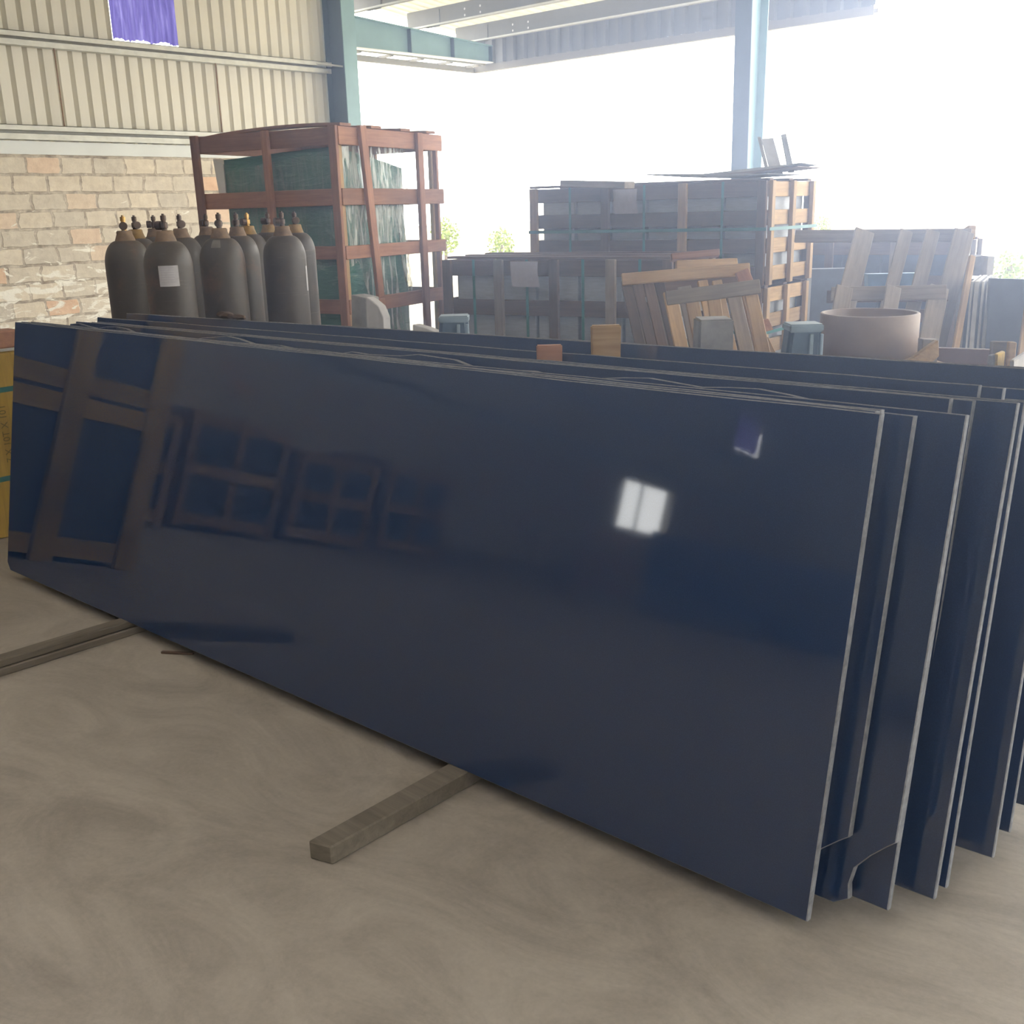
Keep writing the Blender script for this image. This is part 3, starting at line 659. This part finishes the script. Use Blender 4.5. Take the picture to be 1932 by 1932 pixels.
# ------------------------------------------------------------------ tile crates
def tile_crate(label, K, ux, uy, L, Wd, z0, H, posts, mat=WOOD_TAN, mat2=WOOD_DARK, note=None, strap=True, nlev=3, toppl=3, group='low wooden crates of stone tiles', inner=TILE):
    K = V((K[0], K[1], 0)); ux = V((*ux, 0)).normalized(); uy = V((*uy, 0)).normalized()
    def Q(a, b_, z): return K + ux * a + uy * b_ + V((0, 0, z))
    nf = -uy; ne = -ux
    r = thing('tile_crate', label, 'crate', Q(L / 2, Wd / 2, z0), group)
    step = (H - .11) / nlev
    for i in range(nlev + 1):
        zc = z0 + .055 + i * step
        plank('rail', Q(.02, .0, zc), Q(L - .02, 0, zc), .10, .02, nf, mat2, r, off=-.012)
        plank('rail', Q(0, .02, zc), Q(0, Wd - .02, zc), .10, .02, ne, mat, r, off=-.012)
        plank('rail', Q(.02, Wd, zc), Q(L - .02, Wd, zc), .10, .02, nf, mat2, r); plank('rail', Q(L, .02, zc), Q(L, Wd - .02, zc), .10, .02, ne, mat2, r)
    for i, a in enumerate(posts):
        plank('post', Q(a, 0, z0 - .02), Q(a, 0, z0 + H), .065, .03, nf, mat if i % 2 else mat2, r, off=.016)
        plank('post', Q(a, Wd, z0 - .02), Q(a, Wd, z0 + H), .065, .03, nf, mat2, r, off=-.012)
    for b_ in (.035, Wd * .5, Wd - .035): plank('post', Q(0, b_, z0 - .02), Q(0, b_, z0 + H), .065, .03, ne, mat, r, off=.016)
    n = max(2, int(L / .28)); pw = (L - .10) / n
    for k in range(n):
        a0 = .05 + k * pw
        pts = [Q(a0, .06, z0 + .02), Q(a0 + pw - .02, .06, z0 + .02), Q(a0 + pw - .02, Wd - .05, z0 + .02), Q(a0, Wd - .05, z0 + .02)]
        prism('tile_pack', pts, (0, 0, 1), H - .10 - random.uniform(0, .02), inner, r, .004)
    for k in range(toppl):
        b_ = .06 + k * (Wd - .12) / max(1, toppl - 1)
        plank('top_board', Q(0, b_, z0 + H + .008), Q(L, b_ + random.uniform(-.06, .06), z0 + H + .010), .085, .016, (0, 0, 1), mat2, r)
    if strap:
        zs = z0 + H * .53
        plank('strap', Q(-.01, 0, zs), Q(L, 0, zs), .022, .004, nf, STRAP, r, 0, off=.036); plank('strap', Q(0, -.03, zs), Q(0, Wd + .02, zs), .022, .004, ne, STRAP, r, 0, off=.036)
        for a in [(posts[i] + posts[i + 1]) / 2 for i in range(len(posts) - 1)]: plank('strap', Q(a, 0, z0), Q(a, 0, z0 + H), .018, .003, nf, STRAP, r, 0, off=.004)
    if note:
        a, zt, wd, h = note
        nm = film_note(Q, a, zt, wd, h, nf); nn = link('paper_note', nm, PAPERG, r); nn['label'] = 'grey-lilac paper note'
    return r
def film_note(Q, a, zt, wd, h, nf):
    vts = []; n = 6
    for j in range(n + 1):
        for i in range(n + 1):
            u, v = i / n, j / n; vts.append(Q(a - wd * (u - .5) - .012 * v * v, 0, zt - h * v) + nf * (.04 + .012 * math.sin(v * 3) * u))
    return mesh_from(vts, [(j * (n + 1) + i, j * (n + 1) + i + 1, (j + 1) * (n + 1) + i + 1, (j + 1) * (n + 1) + i) for j in range(n) for i in range(n)], True)
KU = (-3.66, 6.59); UU = (-.981, -.194); UE = (-.10, .99)
tile_crate('upper wooden tile crate with teal strap on its bright slatted end, beneath the thin sheets', KU, UU, UE, 1.84, .80, .935, .67, (.03, .60, 1.20, 1.80), note=(1.03, 1.58, .19, .17))
tile_crate('wooden tile crate underneath the strapped upper crate, end slats showing', (KU[0] - .02, KU[1] + .02), UU, UE, 1.84, .78, .245, .65, (.03, .60, 1.20, 1.80))
o = thing('skid', 'dark timber skid beneath the lower tile crate', 'skid', (-4.5, 6.8, 0))
for b_ in (.1, .4, .7):
    q = V((KU[0], KU[1], .11)) + V((*UE, 0)) * b_; plank('runner', q, q + V((*UU, 0)).normalized() * 1.8, .1, .22, (0, 0, 1), WOOD_DARK, o)
KP = (-3.62, 5.42)
tile_crate('long tile crate in front with a curling paper note, left of the leaning pallets', KP, (-1.56, -.40), (-.24, .97), 1.62, .72, .03, 1.12, (.03, .40, .79, 1.19, 1.58), note=(.99, 1.14, .20, .16), nlev=4, mat=WOOD_GREY)
# boards and sheets lying on the upper crate
o = plank('loose_board', at(1066, 349, 7.7), at(1188, 352, 7.2), .10, .045, (0, 0, 1), WOOD_GREY, None, off=.01); tag(o, 'short weathered board lying on the left end of the upper crate', 'board')
def fl(p): return V((p.x, p.y, 0))
def sheet(label, pts, mat, name='thin_sheet', cat='sheet', n=(0, 0, 1), th=.006):
    o = prism(name, pts, n, th, mat); return tag(o, label, cat)
tp = 1.635
sheet('thin grey fibre sheet curling up at the left on the upper crate', [(-4.62, 6.55, tp + .04), (-4.1, 6.62, tp), (-3.75, 6.72, tp + .012), (-3.8, 7.30, tp + .012), (-4.2, 7.25, tp), (-4.7, 7.15, tp + .03)], CONC, group_ := 'thin_sheet')
sheet('dark upper fibre sheet with ragged right edge on the crate top', [(-4.25, 6.66, tp + .012), (-3.86, 6.70, tp + .018), (-3.55, 6.78, tp + .052), (-3.62, 7.25, tp + .05), (-4.3, 7.2, tp + .012)], WOOD_DARK)
sheet('middle fibre sheet with ragged right edge on the crate top', [(-4.35, 6.70, tp + .022), (-3.84, 6.75, tp + .03), (-3.56, 6.86, tp + .075), (-3.66, 7.28, tp + .07), (-4.3, 7.25, tp + .022)], CONC)
nb = (FW.xy.normalized()); nb = (nb.x, nb.y, 0)
sheet('thin grey slat standing beside the freestanding column above the crate', [at(1430, 258, 7.4), at(1435, 258, 7.4), at(1453, 330, 7.3), at(1447, 330, 7.3)], CONC, 'loose_batten', 'slat', nb, .02)
sheet('white panel standing up on the crate between two thin slats', [at(1437, 262, 7.5), at(1459, 260, 7.5), at(1478, 330, 7.4), at(1455, 331, 7.4)], CONCW, 'foam_board', 'board', nb, .015)
sheet('thicker grey slat standing right of the white panel above the crate', [at(1475, 254, 7.5), at(1483, 252, 7.5), at(1499, 325, 7.4), at(1489, 326, 7.4)], CONC, 'loose_batten', 'slat', nb, .03)

# ------------------------------------------------------------------ leaning slatted pallets, centre
def bar(name, a, b_, d0, d1, wd, th, mat, parent, off=0):
    return plank(name, at(a[0], a[1], d0), at(b_[0], b_[1], d1), wd, th, -FW, mat, parent, off=off)
r = thing('wooden_pallet', 'weathered pallet leaning in front, wide grey board across its top', 'pallet', at(1345, 700, 4.4) * V((1, 1, 0)) if False else V((at(1345, 600, 4.6).x, at(1345, 600, 4.6).y, 0)), 'pallets leaning on the crates')
bar('top_board', (1255, 566), (1431, 543), 4.95, 4.95, .067, .02, WOOD_GREY, r, .03)
for x0, x1 in ((1263, 1296), (1302, 1333), (1345, 1362), (1416, 1448)): bar('slat', (x0, 552), (x1 + 12, 760), 4.95, 4.75, .062, .022, WOOD_TAN, r)
bar('lower_board', (1290, 780), (1470, 770), 4.75, 4.75, .07, .02, WOOD_TAN, r)
r = thing('wooden_pallet', 'tan pallet second in the leaning group with a notched top board', 'pallet', V((at(1290, 600, 5.1).x, at(1290, 600, 5.1).y, 0)), 'pallets leaning on the crates')
bar('top_board', (1172, 530), (1412, 510), 5.35, 5.35, .060, .022, WOOD_TAN, r, .03)
for x0, x1 in ((1180, 1215), (1200, 1238), (1222, 1256), (1243, 1280), (1325, 1352), (1352, 1385), (1402, 1440)): bar('slat', (x0, 530), (x1 + 14, 745), 5.35, 5.2, .050, .022, WOOD_DARK if x0 < 1260 else WOOD_TAN, r)
bar('end_board', (1395, 515), (1413, 560), 5.3, 5.3, .07, .02, WOOD_RED, r, .05)
r = thing('wooden_pallet', 'darkest pallet at the back of the leaning group, seen through the slats', 'pallet', V((at(1290, 600, 5.6).x, at(1290, 600, 5.6).y, 0)), 'pallets leaning on the crates')
bar('top_board', (1200, 545), (1400, 530), 5.55, 5.55, .09, .022, WOOD_DARK, r)
for x0, x1 in ((1190, 1228), (1232, 1262), (1290, 1318), (1340, 1368), (1380, 1412)): bar('slat', (x0, 540), (x1 + 14, 740), 5.55, 5.4, .075, .02, WOOD_GREY, r)
o = plank('loose_board', at(1274, 503, 5.5), at(1392, 499, 5.5), .062, .03, -FW, WOOD_TAN, None, jag=.006); tag(o, 'bright tan board lying crosswise on top of the leaning pallets', 'board')
o = plank('loose_board', at(1266, 487, 5.7), at(1356, 478, 5.7), .035, .06, -FW, WOOD_RED, None, jag=.006); tag(o, 'reddish rough board behind the bright tan board on the pallets', 'board')
o = sheet('small triangular orange-brown offcut beside the leaning pallets', [at(1432, 604, 5.2), at(1450, 602, 5.2), at(1459, 622, 5.2), at(1437, 628, 5.2)], WOOD_RED, 'wood_offcut', 'board', nb, .02)
o = plank('loose_board', at(1440, 640, 5.0), at(1468, 700, 4.9), .05, .02, -FW, WOOD_TAN, None); tag(o, 'short slanting plank leaning right of the front pallet', 'board')

# ------------------------------------------------------------------ far right pallets and slabs
r = thing('wooden_pallet', 'large grey-brown pallet leaning at the back right, long board on top', 'pallet', V((at(1680, 600, 7).x, at(1680, 600, 7).y, 0)), 'pallets leaning at the right')
bar('top_board', (1500, 446), (1832, 444), 7.3, 6.8, .085, .022, WOOD_GREY, r)
for (x0, w_) in ((1628, .13), (1706, .085), (1756, .09), (1815, .13)): bar('slat', (x0, 440), (x0 - 90, 790), 7.05 - (x0 - 1600) * .0012, 6.55, w_, .022, WOOD_GREY, r, .03)
bar('cross_board', (1560, 560), (1790, 556), 6.9, 6.6, .08, .02, WOOD_DARK, r)
bar('end_block', (1822, 440), (1836, 441), 6.85, 6.85, .085, .08, WOOD_TAN, r)
r = thing('wooden_pallet', 'smaller grey pallet leaning in front, directly behind the brown ring', 'pallet', V((at(1680, 600, 6.2).x, at(1680, 600, 6.2).y, 0)), 'pallets leaning at the right')
bar('top_board', (1568, 555), (1786, 551), 6.4, 6.2, .085, .022, WOOD_GREY, r)
for x0, x1, w_ in ((1590, 1556, .10), (1682, 1650, .09), (1768, 1728, .115)): bar('slat', (x0, 546), (x1 - 17, 826), 6.3, 6.0, w_, .022, WOOD_GREY, r, .03)
o = bar('wood_stick', (1834, 484), (1800, 672), 6.4, 6.1, .035, .03, WOOD_TAN, None); tag(o, 'thin tan wooden stick leaning between the pallets and the pale tile edges', 'stick')
q = at(1836, 470, 7.4)
tile_crate('dark crate in the far right background behind the leaning pallets', (q.x - .22, q.y + .45), UU, UE, 1.55, .45, .02, 1.13, (.03, .5, 1.0, 1.52), strap=False, mat=WOOD_GREY, nlev=4, inner=DARKIN, note=None)
o = sheet('blue tarpaulin bundle showing through the slats of the far pallets', [at(1638, 517, 7.15), at(1740, 515, 7.0), at(1740, 545, 7.0), at(1638, 545, 7.15)], BLUET, 'tarpaulin', 'tarpaulin', nb, .08)
o = sheet('dark bluish bundle right of the strapped crate end', [at(1532, 508, 7.9), at(1612, 506, 7.9), fl(at(1612, 506, 7.9)), fl(at(1532, 508, 7.9))], DARKIN, 'wrapped_bundle', 'bundle', nb, .12)
# stone tiles on edge, far right
for i, (x0, x1, tone) in enumerate(((1832, 1836, CONCW), (1839, 1848, CONCW), (1853, 1858, CONCW), (1862, 1869, CONC))):
    a = at(x0, 531, 6.3 + .0 * i); b_ = at(x1, 531, 6.3); c_ = at(x1 - 14, 690, 6.2); d_ = at(x0 - 14, 690, 6.2)
    o = prism('stone_slab', [a, b_, c_, d_], V((-.25, .97, 0)), .6, tone, None, .002)
    tag(o, ['pale slab standing on edge, leftmost of the four at the right', 'thickest pale slab on edge, second of the four at the right', 'thin pale slab on edge, third of the four at the right', 'greyer slab on edge beside the big dark panel'][i], 'slab', 'slabs standing on edge at the right')
    if i < 3:
        e = at(x1 + 3.2, 535, 6.36); f2 = at(x1 - 11, 690, 6.26)
o = prism('stone_slab', [at(1826, 526, 6.7), at(1869, 527, 6.7), fl(at(1855, 700, 6.6)), fl(at(1812, 700, 6.6))], V((-.25, .97, 0)), .3, DARKIN, None, .002); tag(o, 'dark stone block filling the gaps behind the pale slabs on edge', 'slab', 'slabs standing on edge at the right')
o = prism('stone_slab', [at(1869, 525, 6.25), at(1990, 528, 5.9), fl(at(1980, 740, 5.8)), fl(at(1855, 740, 6.15))], nb, .03, simple('slate_panel', (.13, .15, .19), .5, 0, .15, 5, .05), None, .002); tag(o, 'big dark slate-coloured slab at the right edge of the yard stock', 'slab')
o = prism('stone_slab', [at(1840, 484, 7.4), at(1863, 483, 7.4), fl(at(1858, 540, 7.4)), fl(at(1836, 540, 7.4))], nb, .25, CONC, None, .002); tag(o, 'grey slab stack standing higher behind the pale slabs, left half', 'slab')
o = prism('stone_slab', [at(1864, 483, 7.3), at(1877, 484, 7.3), fl(at(1871, 540, 7.3)), fl(at(1860, 540, 7.3))], nb, .25, CONCW, None, .002); tag(o, 'lighter slab beside the grey stack, touching the glare', 'slab')
bar('loose_board', (1945, 560), (1925, 700), 5.4, 5.3, .05, .02, WOOD_TAN, None) and tag(bpy.data.objects[COL.objects[-1].name], 'tan upright plank at the very right edge in front of the dark slab', 'board')

# ------------------------------------------------------------------ brown ring on a pallet and neighbours
RD = 4.5; rc = at(1641, 591, RD); top = rc.z; R_ = .205
r = thing('pallet_stand', 'low pallet stack carrying the brown ring, slat ends showing beneath it', 'pallet', (rc.x, rc.y, 0))
rz = top - .178
for k in range(5): 
    yy = -.20 + k * .10; a = V((rc.x, rc.y, rz - .014)) + RT.xy.to_3d() * yy
    plank('slat', a - FW.xy.to_3d().normalized() * .26, a + FW.xy.to_3d().normalized() * .26, .06, .022, (0, 0, 1), WOOD_TAN, r)
for s in (-.2, 0, .2):
    a = V((rc.x, rc.y, (rz - .03) / 2)) + FW.xy.to_3d().normalized() * s
    plank('stringer', a - RT.xy.to_3d() * .3, a + RT.xy.to_3d() * .3, .07, rz - .03, (0, 0, 1), WOOD_DARK, r)
rg = lathe('steel_ring', [(R_ - .016, .0), (R_, .0), (R_, .178), (R_ - .004, .182), (R_ - .014, .182), (R_ - .016, .178), (R_ - .016, .004)], RINGM, None, M.Translation((rc.x, rc.y, rz)), 72)
me = rg.data; bm = bmesh.new(); bm.from_mesh(me); bmesh.ops.delete(bm, geom=[f for f in bm.faces if len(f.verts) > 4], context='FACES_ONLY'); bm.to_mesh(me); bm.free()
tag(rg, 'wide brown-painted ring or hoop standing on a low pallet', 'ring')
o = prism('plywood_wedge', [at(1702, 684, 4.0), at(1756, 686, 4.0), at(1772, 672, 4.0), at(1771, 642, 4.0), at(1758, 650, 4.0), at(1722, 676, 4.0)], nb, .03, WOOD_TAN, None, .002)
tag(o, 'bright tan angular board propped just right of the brown ring', 'board')
o = prism('wood_block', [at(1741, 640, 4.25), at(1771, 641, 4.25), fl(at(1771, 700, 4.25)), fl(at(1741, 700, 4.25))], nb, .05, WOOD_GREY, None, .002); tag(o, 'small grey block standing behind the tan angular board', 'block')
o = prism('side_panel', [at(1766, 656, 4.5), at(1880, 660, 4.3), fl(at(1880, 760, 4.3)), fl(at(1766, 760, 4.5))], nb, .03, PINKP, None, .003); tag(o, 'low brown-mauve panel between the brown ring and the wooden box end', 'panel')
r = thing('wooden_box_end', 'upright wooden box end with yellow edge near the right picture edge', 'box', V((at(1890, 660, 4.2).x, at(1890, 660, 4.2).y, 0)))
prism('panel', [at(1873, 644, 4.2), at(1905, 645, 4.15), fl(at(1903, 760, 4.1)), fl(at(1873, 760, 4.15))], nb, .025, WOOD_GREY, r, .003)
prism('edge_batten', [at(1905, 645, 4.13), at(1919, 646, 4.12), fl(at(1912, 760, 4.07)), fl(at(1900, 760, 4.08))], nb, .025, WOOD_TAN, r, .003)
r = thing('wood_block', 'short tan block with a slot in front of the box end', 'block', V((at(1885, 680, 3.6).x, at(1885, 680, 3.6).y, 0)))
prism('face', [at(1871, 671, 3.7), at(1883, 669, 3.7), fl(at(1883, 740, 3.65)), fl(at(1871, 740, 3.65))], nb, .03, CONC, r, .003)
prism('side', [at(1883, 669, 3.68), at(1897, 663, 3.75), fl(at(1896, 740, 3.7)), fl(at(1883, 740, 3.65))], nb, .03, WOOD_YEL, r, .003)
o = prism('stone_strip', [at(1913, 681, 3.6), at(1945, 660, 3.75), fl(at(1945, 730, 3.7)), fl(at(1913, 730, 3.6))], nb, .03, CONCW, None, .004); tag(o, 'pale grey stone strip cut off by the right picture edge', 'strip')

# ------------------------------------------------------------------ yellow crate and neighbours at the left edge
r = thing('yellow_crate', 'yellow-painted wooden crate with teal straps at the left picture edge', 'crate', (-5.5, 2.0, 0))
XY = -5.10
link('packed_tiles', (lambda bm: (box_bm(bm, -6.1, XY - .05, 1.86, 2.62, .06, .86), fin(bm, .004))[-1])(bmesh.new()), TILE, r)
plank('post', (XY, 1.955, .0), (XY, 1.985, .875), .16, .04, (1, 0, 0), WOOD_YEL, r)
plank('post', (XY, 2.55, .0), (XY, 2.55, .88), .12, .04, (1, 0, 0), WOOD_YEL, r)
for z in (.83, .45, .08): plank('rail', (XY - .02, 1.86, z), (XY - .02, 2.64, z), .09, .03, (1, 0, 0), WOOD_YEL, r, off=-.02)
for y in (1.88, 2.6): plank('rail', (-6.1, y, .83), (XY - .03, y, .83), .09, .03, (0, 1, 0), WOOD_YEL, r)
for z in (.705, .285): plank('strap', (XY + .024, 1.86, z), (XY + .024, 2.64, z + .012), .024, .003, (1, 0, 0), STRAP, r, 0)
tx = bpy.data.curves.new('t', 'FONT'); tx.body = '7 X 10T X 10T'; tx.size = .045; tx.extrude = .0005
to = bpy.data.objects.new('t', tx); COL.objects.link(to); bpy.context.view_layer.update()
me = bpy.data.meshes.new_from_object(to); bpy.data.objects.remove(to)
link('handwriting', me, simple('pencil_marks', (.16, .12, .03), .8, 0, .2, 30, 0), r, M(((0, 0, 1, XY + .0212), (0, -1, 0, 2.035) if False else (0, 1, 0, 0), (0, 0, 0, 0), (0, 0, 0, 1))) if False else M.Translation((XY + .0215, 1.995, .36)) @ M(((0, 0, 1, 0), (0, -1, 0, 0), (1, 0, 0, 0), (0, 0, 0, 1))))
o = box('red_brick', XY - .13, XY + .01, 1.86, 1.985, .895, .965, REDB, None, .006); tag(o, 'pinkish brick on the yellow crate cut off by the left edge', 'brick', 'red bricks on the yellow crate')
o = box('red_brick', XY - .13, XY + .01, 1.995, 2.13, .895, .975, REDB, None, .006); tag(o, 'pinkish red brick lying on the yellow crate, nearest the slab corner', 'brick', 'red bricks on the yellow crate')
# taller crate just outside the left edge (seen mirrored in the front slab)
r = thing('mirrored_crate', 'tall yellow-brown crate mirrored at the left end of the front slab', 'crate', (-5.6, 1.2, 0))
for y in (.68, 1.15, 1.62): plank('post', (-5.12, y, 0), (-5.12, y, 1.35), .12, .04, (1, 0, 0), WOOD_YEL, r)
for z in (1.3, .92, .80, .08): plank('rail', (-5.15, .62, z), (-5.15, 1.68, z), .10, .03, (1, 0, 0), WOOD_YEL, r)
link('packed_stone', (lambda bm: (box_bm(bm, -6.1, -5.17, .66, 1.64, .05, 1.28), fin(bm, .004))[-1])(bmesh.new()), DARKIN, r)

# ------------------------------------------------------------------ behind the camera (seen mirrored in the slabs)
for i, (x0, x1, y, h) in enumerate(((-8.6, -7.7, -1.2, .9), (-9.2, -8.0, -2.6, 1.0), (-9.4, -8.4, -4.2, .9), (-10.0, -8.9, -6.0, 1.0))):
    o = tile_crate(['nearest', 'second nearest', 'third nearest', 'farthest'][i] + ' dark crate by the left wall, mirrored in the front slab', (x1, y), (-1, 0), (0, 1), x1 - x0, 1.1, .05, h, (.05, .45, x1 - x0 - .05), strap=False, inner=DARKIN, nlev=2, group='mirrored dark crates')
for k in range(4):
    slab((-3.72 - .03 * k, -7.52 - .034 * k), (-5.95 + .02 * k, -6.06 - .034 * k), .16, ['foremost', 'second', 'third', 'rearmost'][k] + ' granite slab in the rack behind the camera, mirrored right of the bright opening', z=.93, group='mirrored granite slabs')
r = thing('mirrored_pallet', 'reddish pallet standing far behind, mirrored below the bright opening', 'pallet', (-8.3, -9.0, 0))
pa = V((-8.75, -8.95, 0)); pb = V((-8.0, -9.35, 0)); pn = (pb - pa).cross(V((0, 0, 1)))
for z in (.05, .42, .78): plank('board', pa + V((0, 0, z)), pb + V((0, 0, z)), .10, .02, pn, WOOD_RED, r)
for s in (.05, .35, .65, .95): plank('stringer', pa.lerp(pb, s), pa.lerp(pb, s) + V((0, 0, .82)), .07, .05, pn, WOOD_RED, r, off=-.035)

# ------------------------------------------------------------------ haze volume added for the lens-flare veil towards the open side
hz = bpy.data.materials.new('flare_haze'); hz.use_nodes = True; t = hz.node_tree; t.nodes.clear()
ou = t.nodes.new('ShaderNodeOutputMaterial'); vsn = t.nodes.new('ShaderNodeVolumeScatter')
vsn.inputs['Color'].default_value = (.58, .70, 1, 1); vsn.inputs['Density'].default_value = .048; vsn.inputs['Anisotropy'].default_value = .78
t.links.new(vsn.outputs[0], ou.inputs['Volume'])
bm = bmesh.new(); box_bm(bm, -6.2, 8.5, .35, 9.3, .01, 3.3)
HAZE = True
if HAZE:
    o = link('flare_haze', fin(bm), hz); tag(o, 'thin bluish haze added for the lens-flare veil before the open side', 'haze', None, 'stuff')
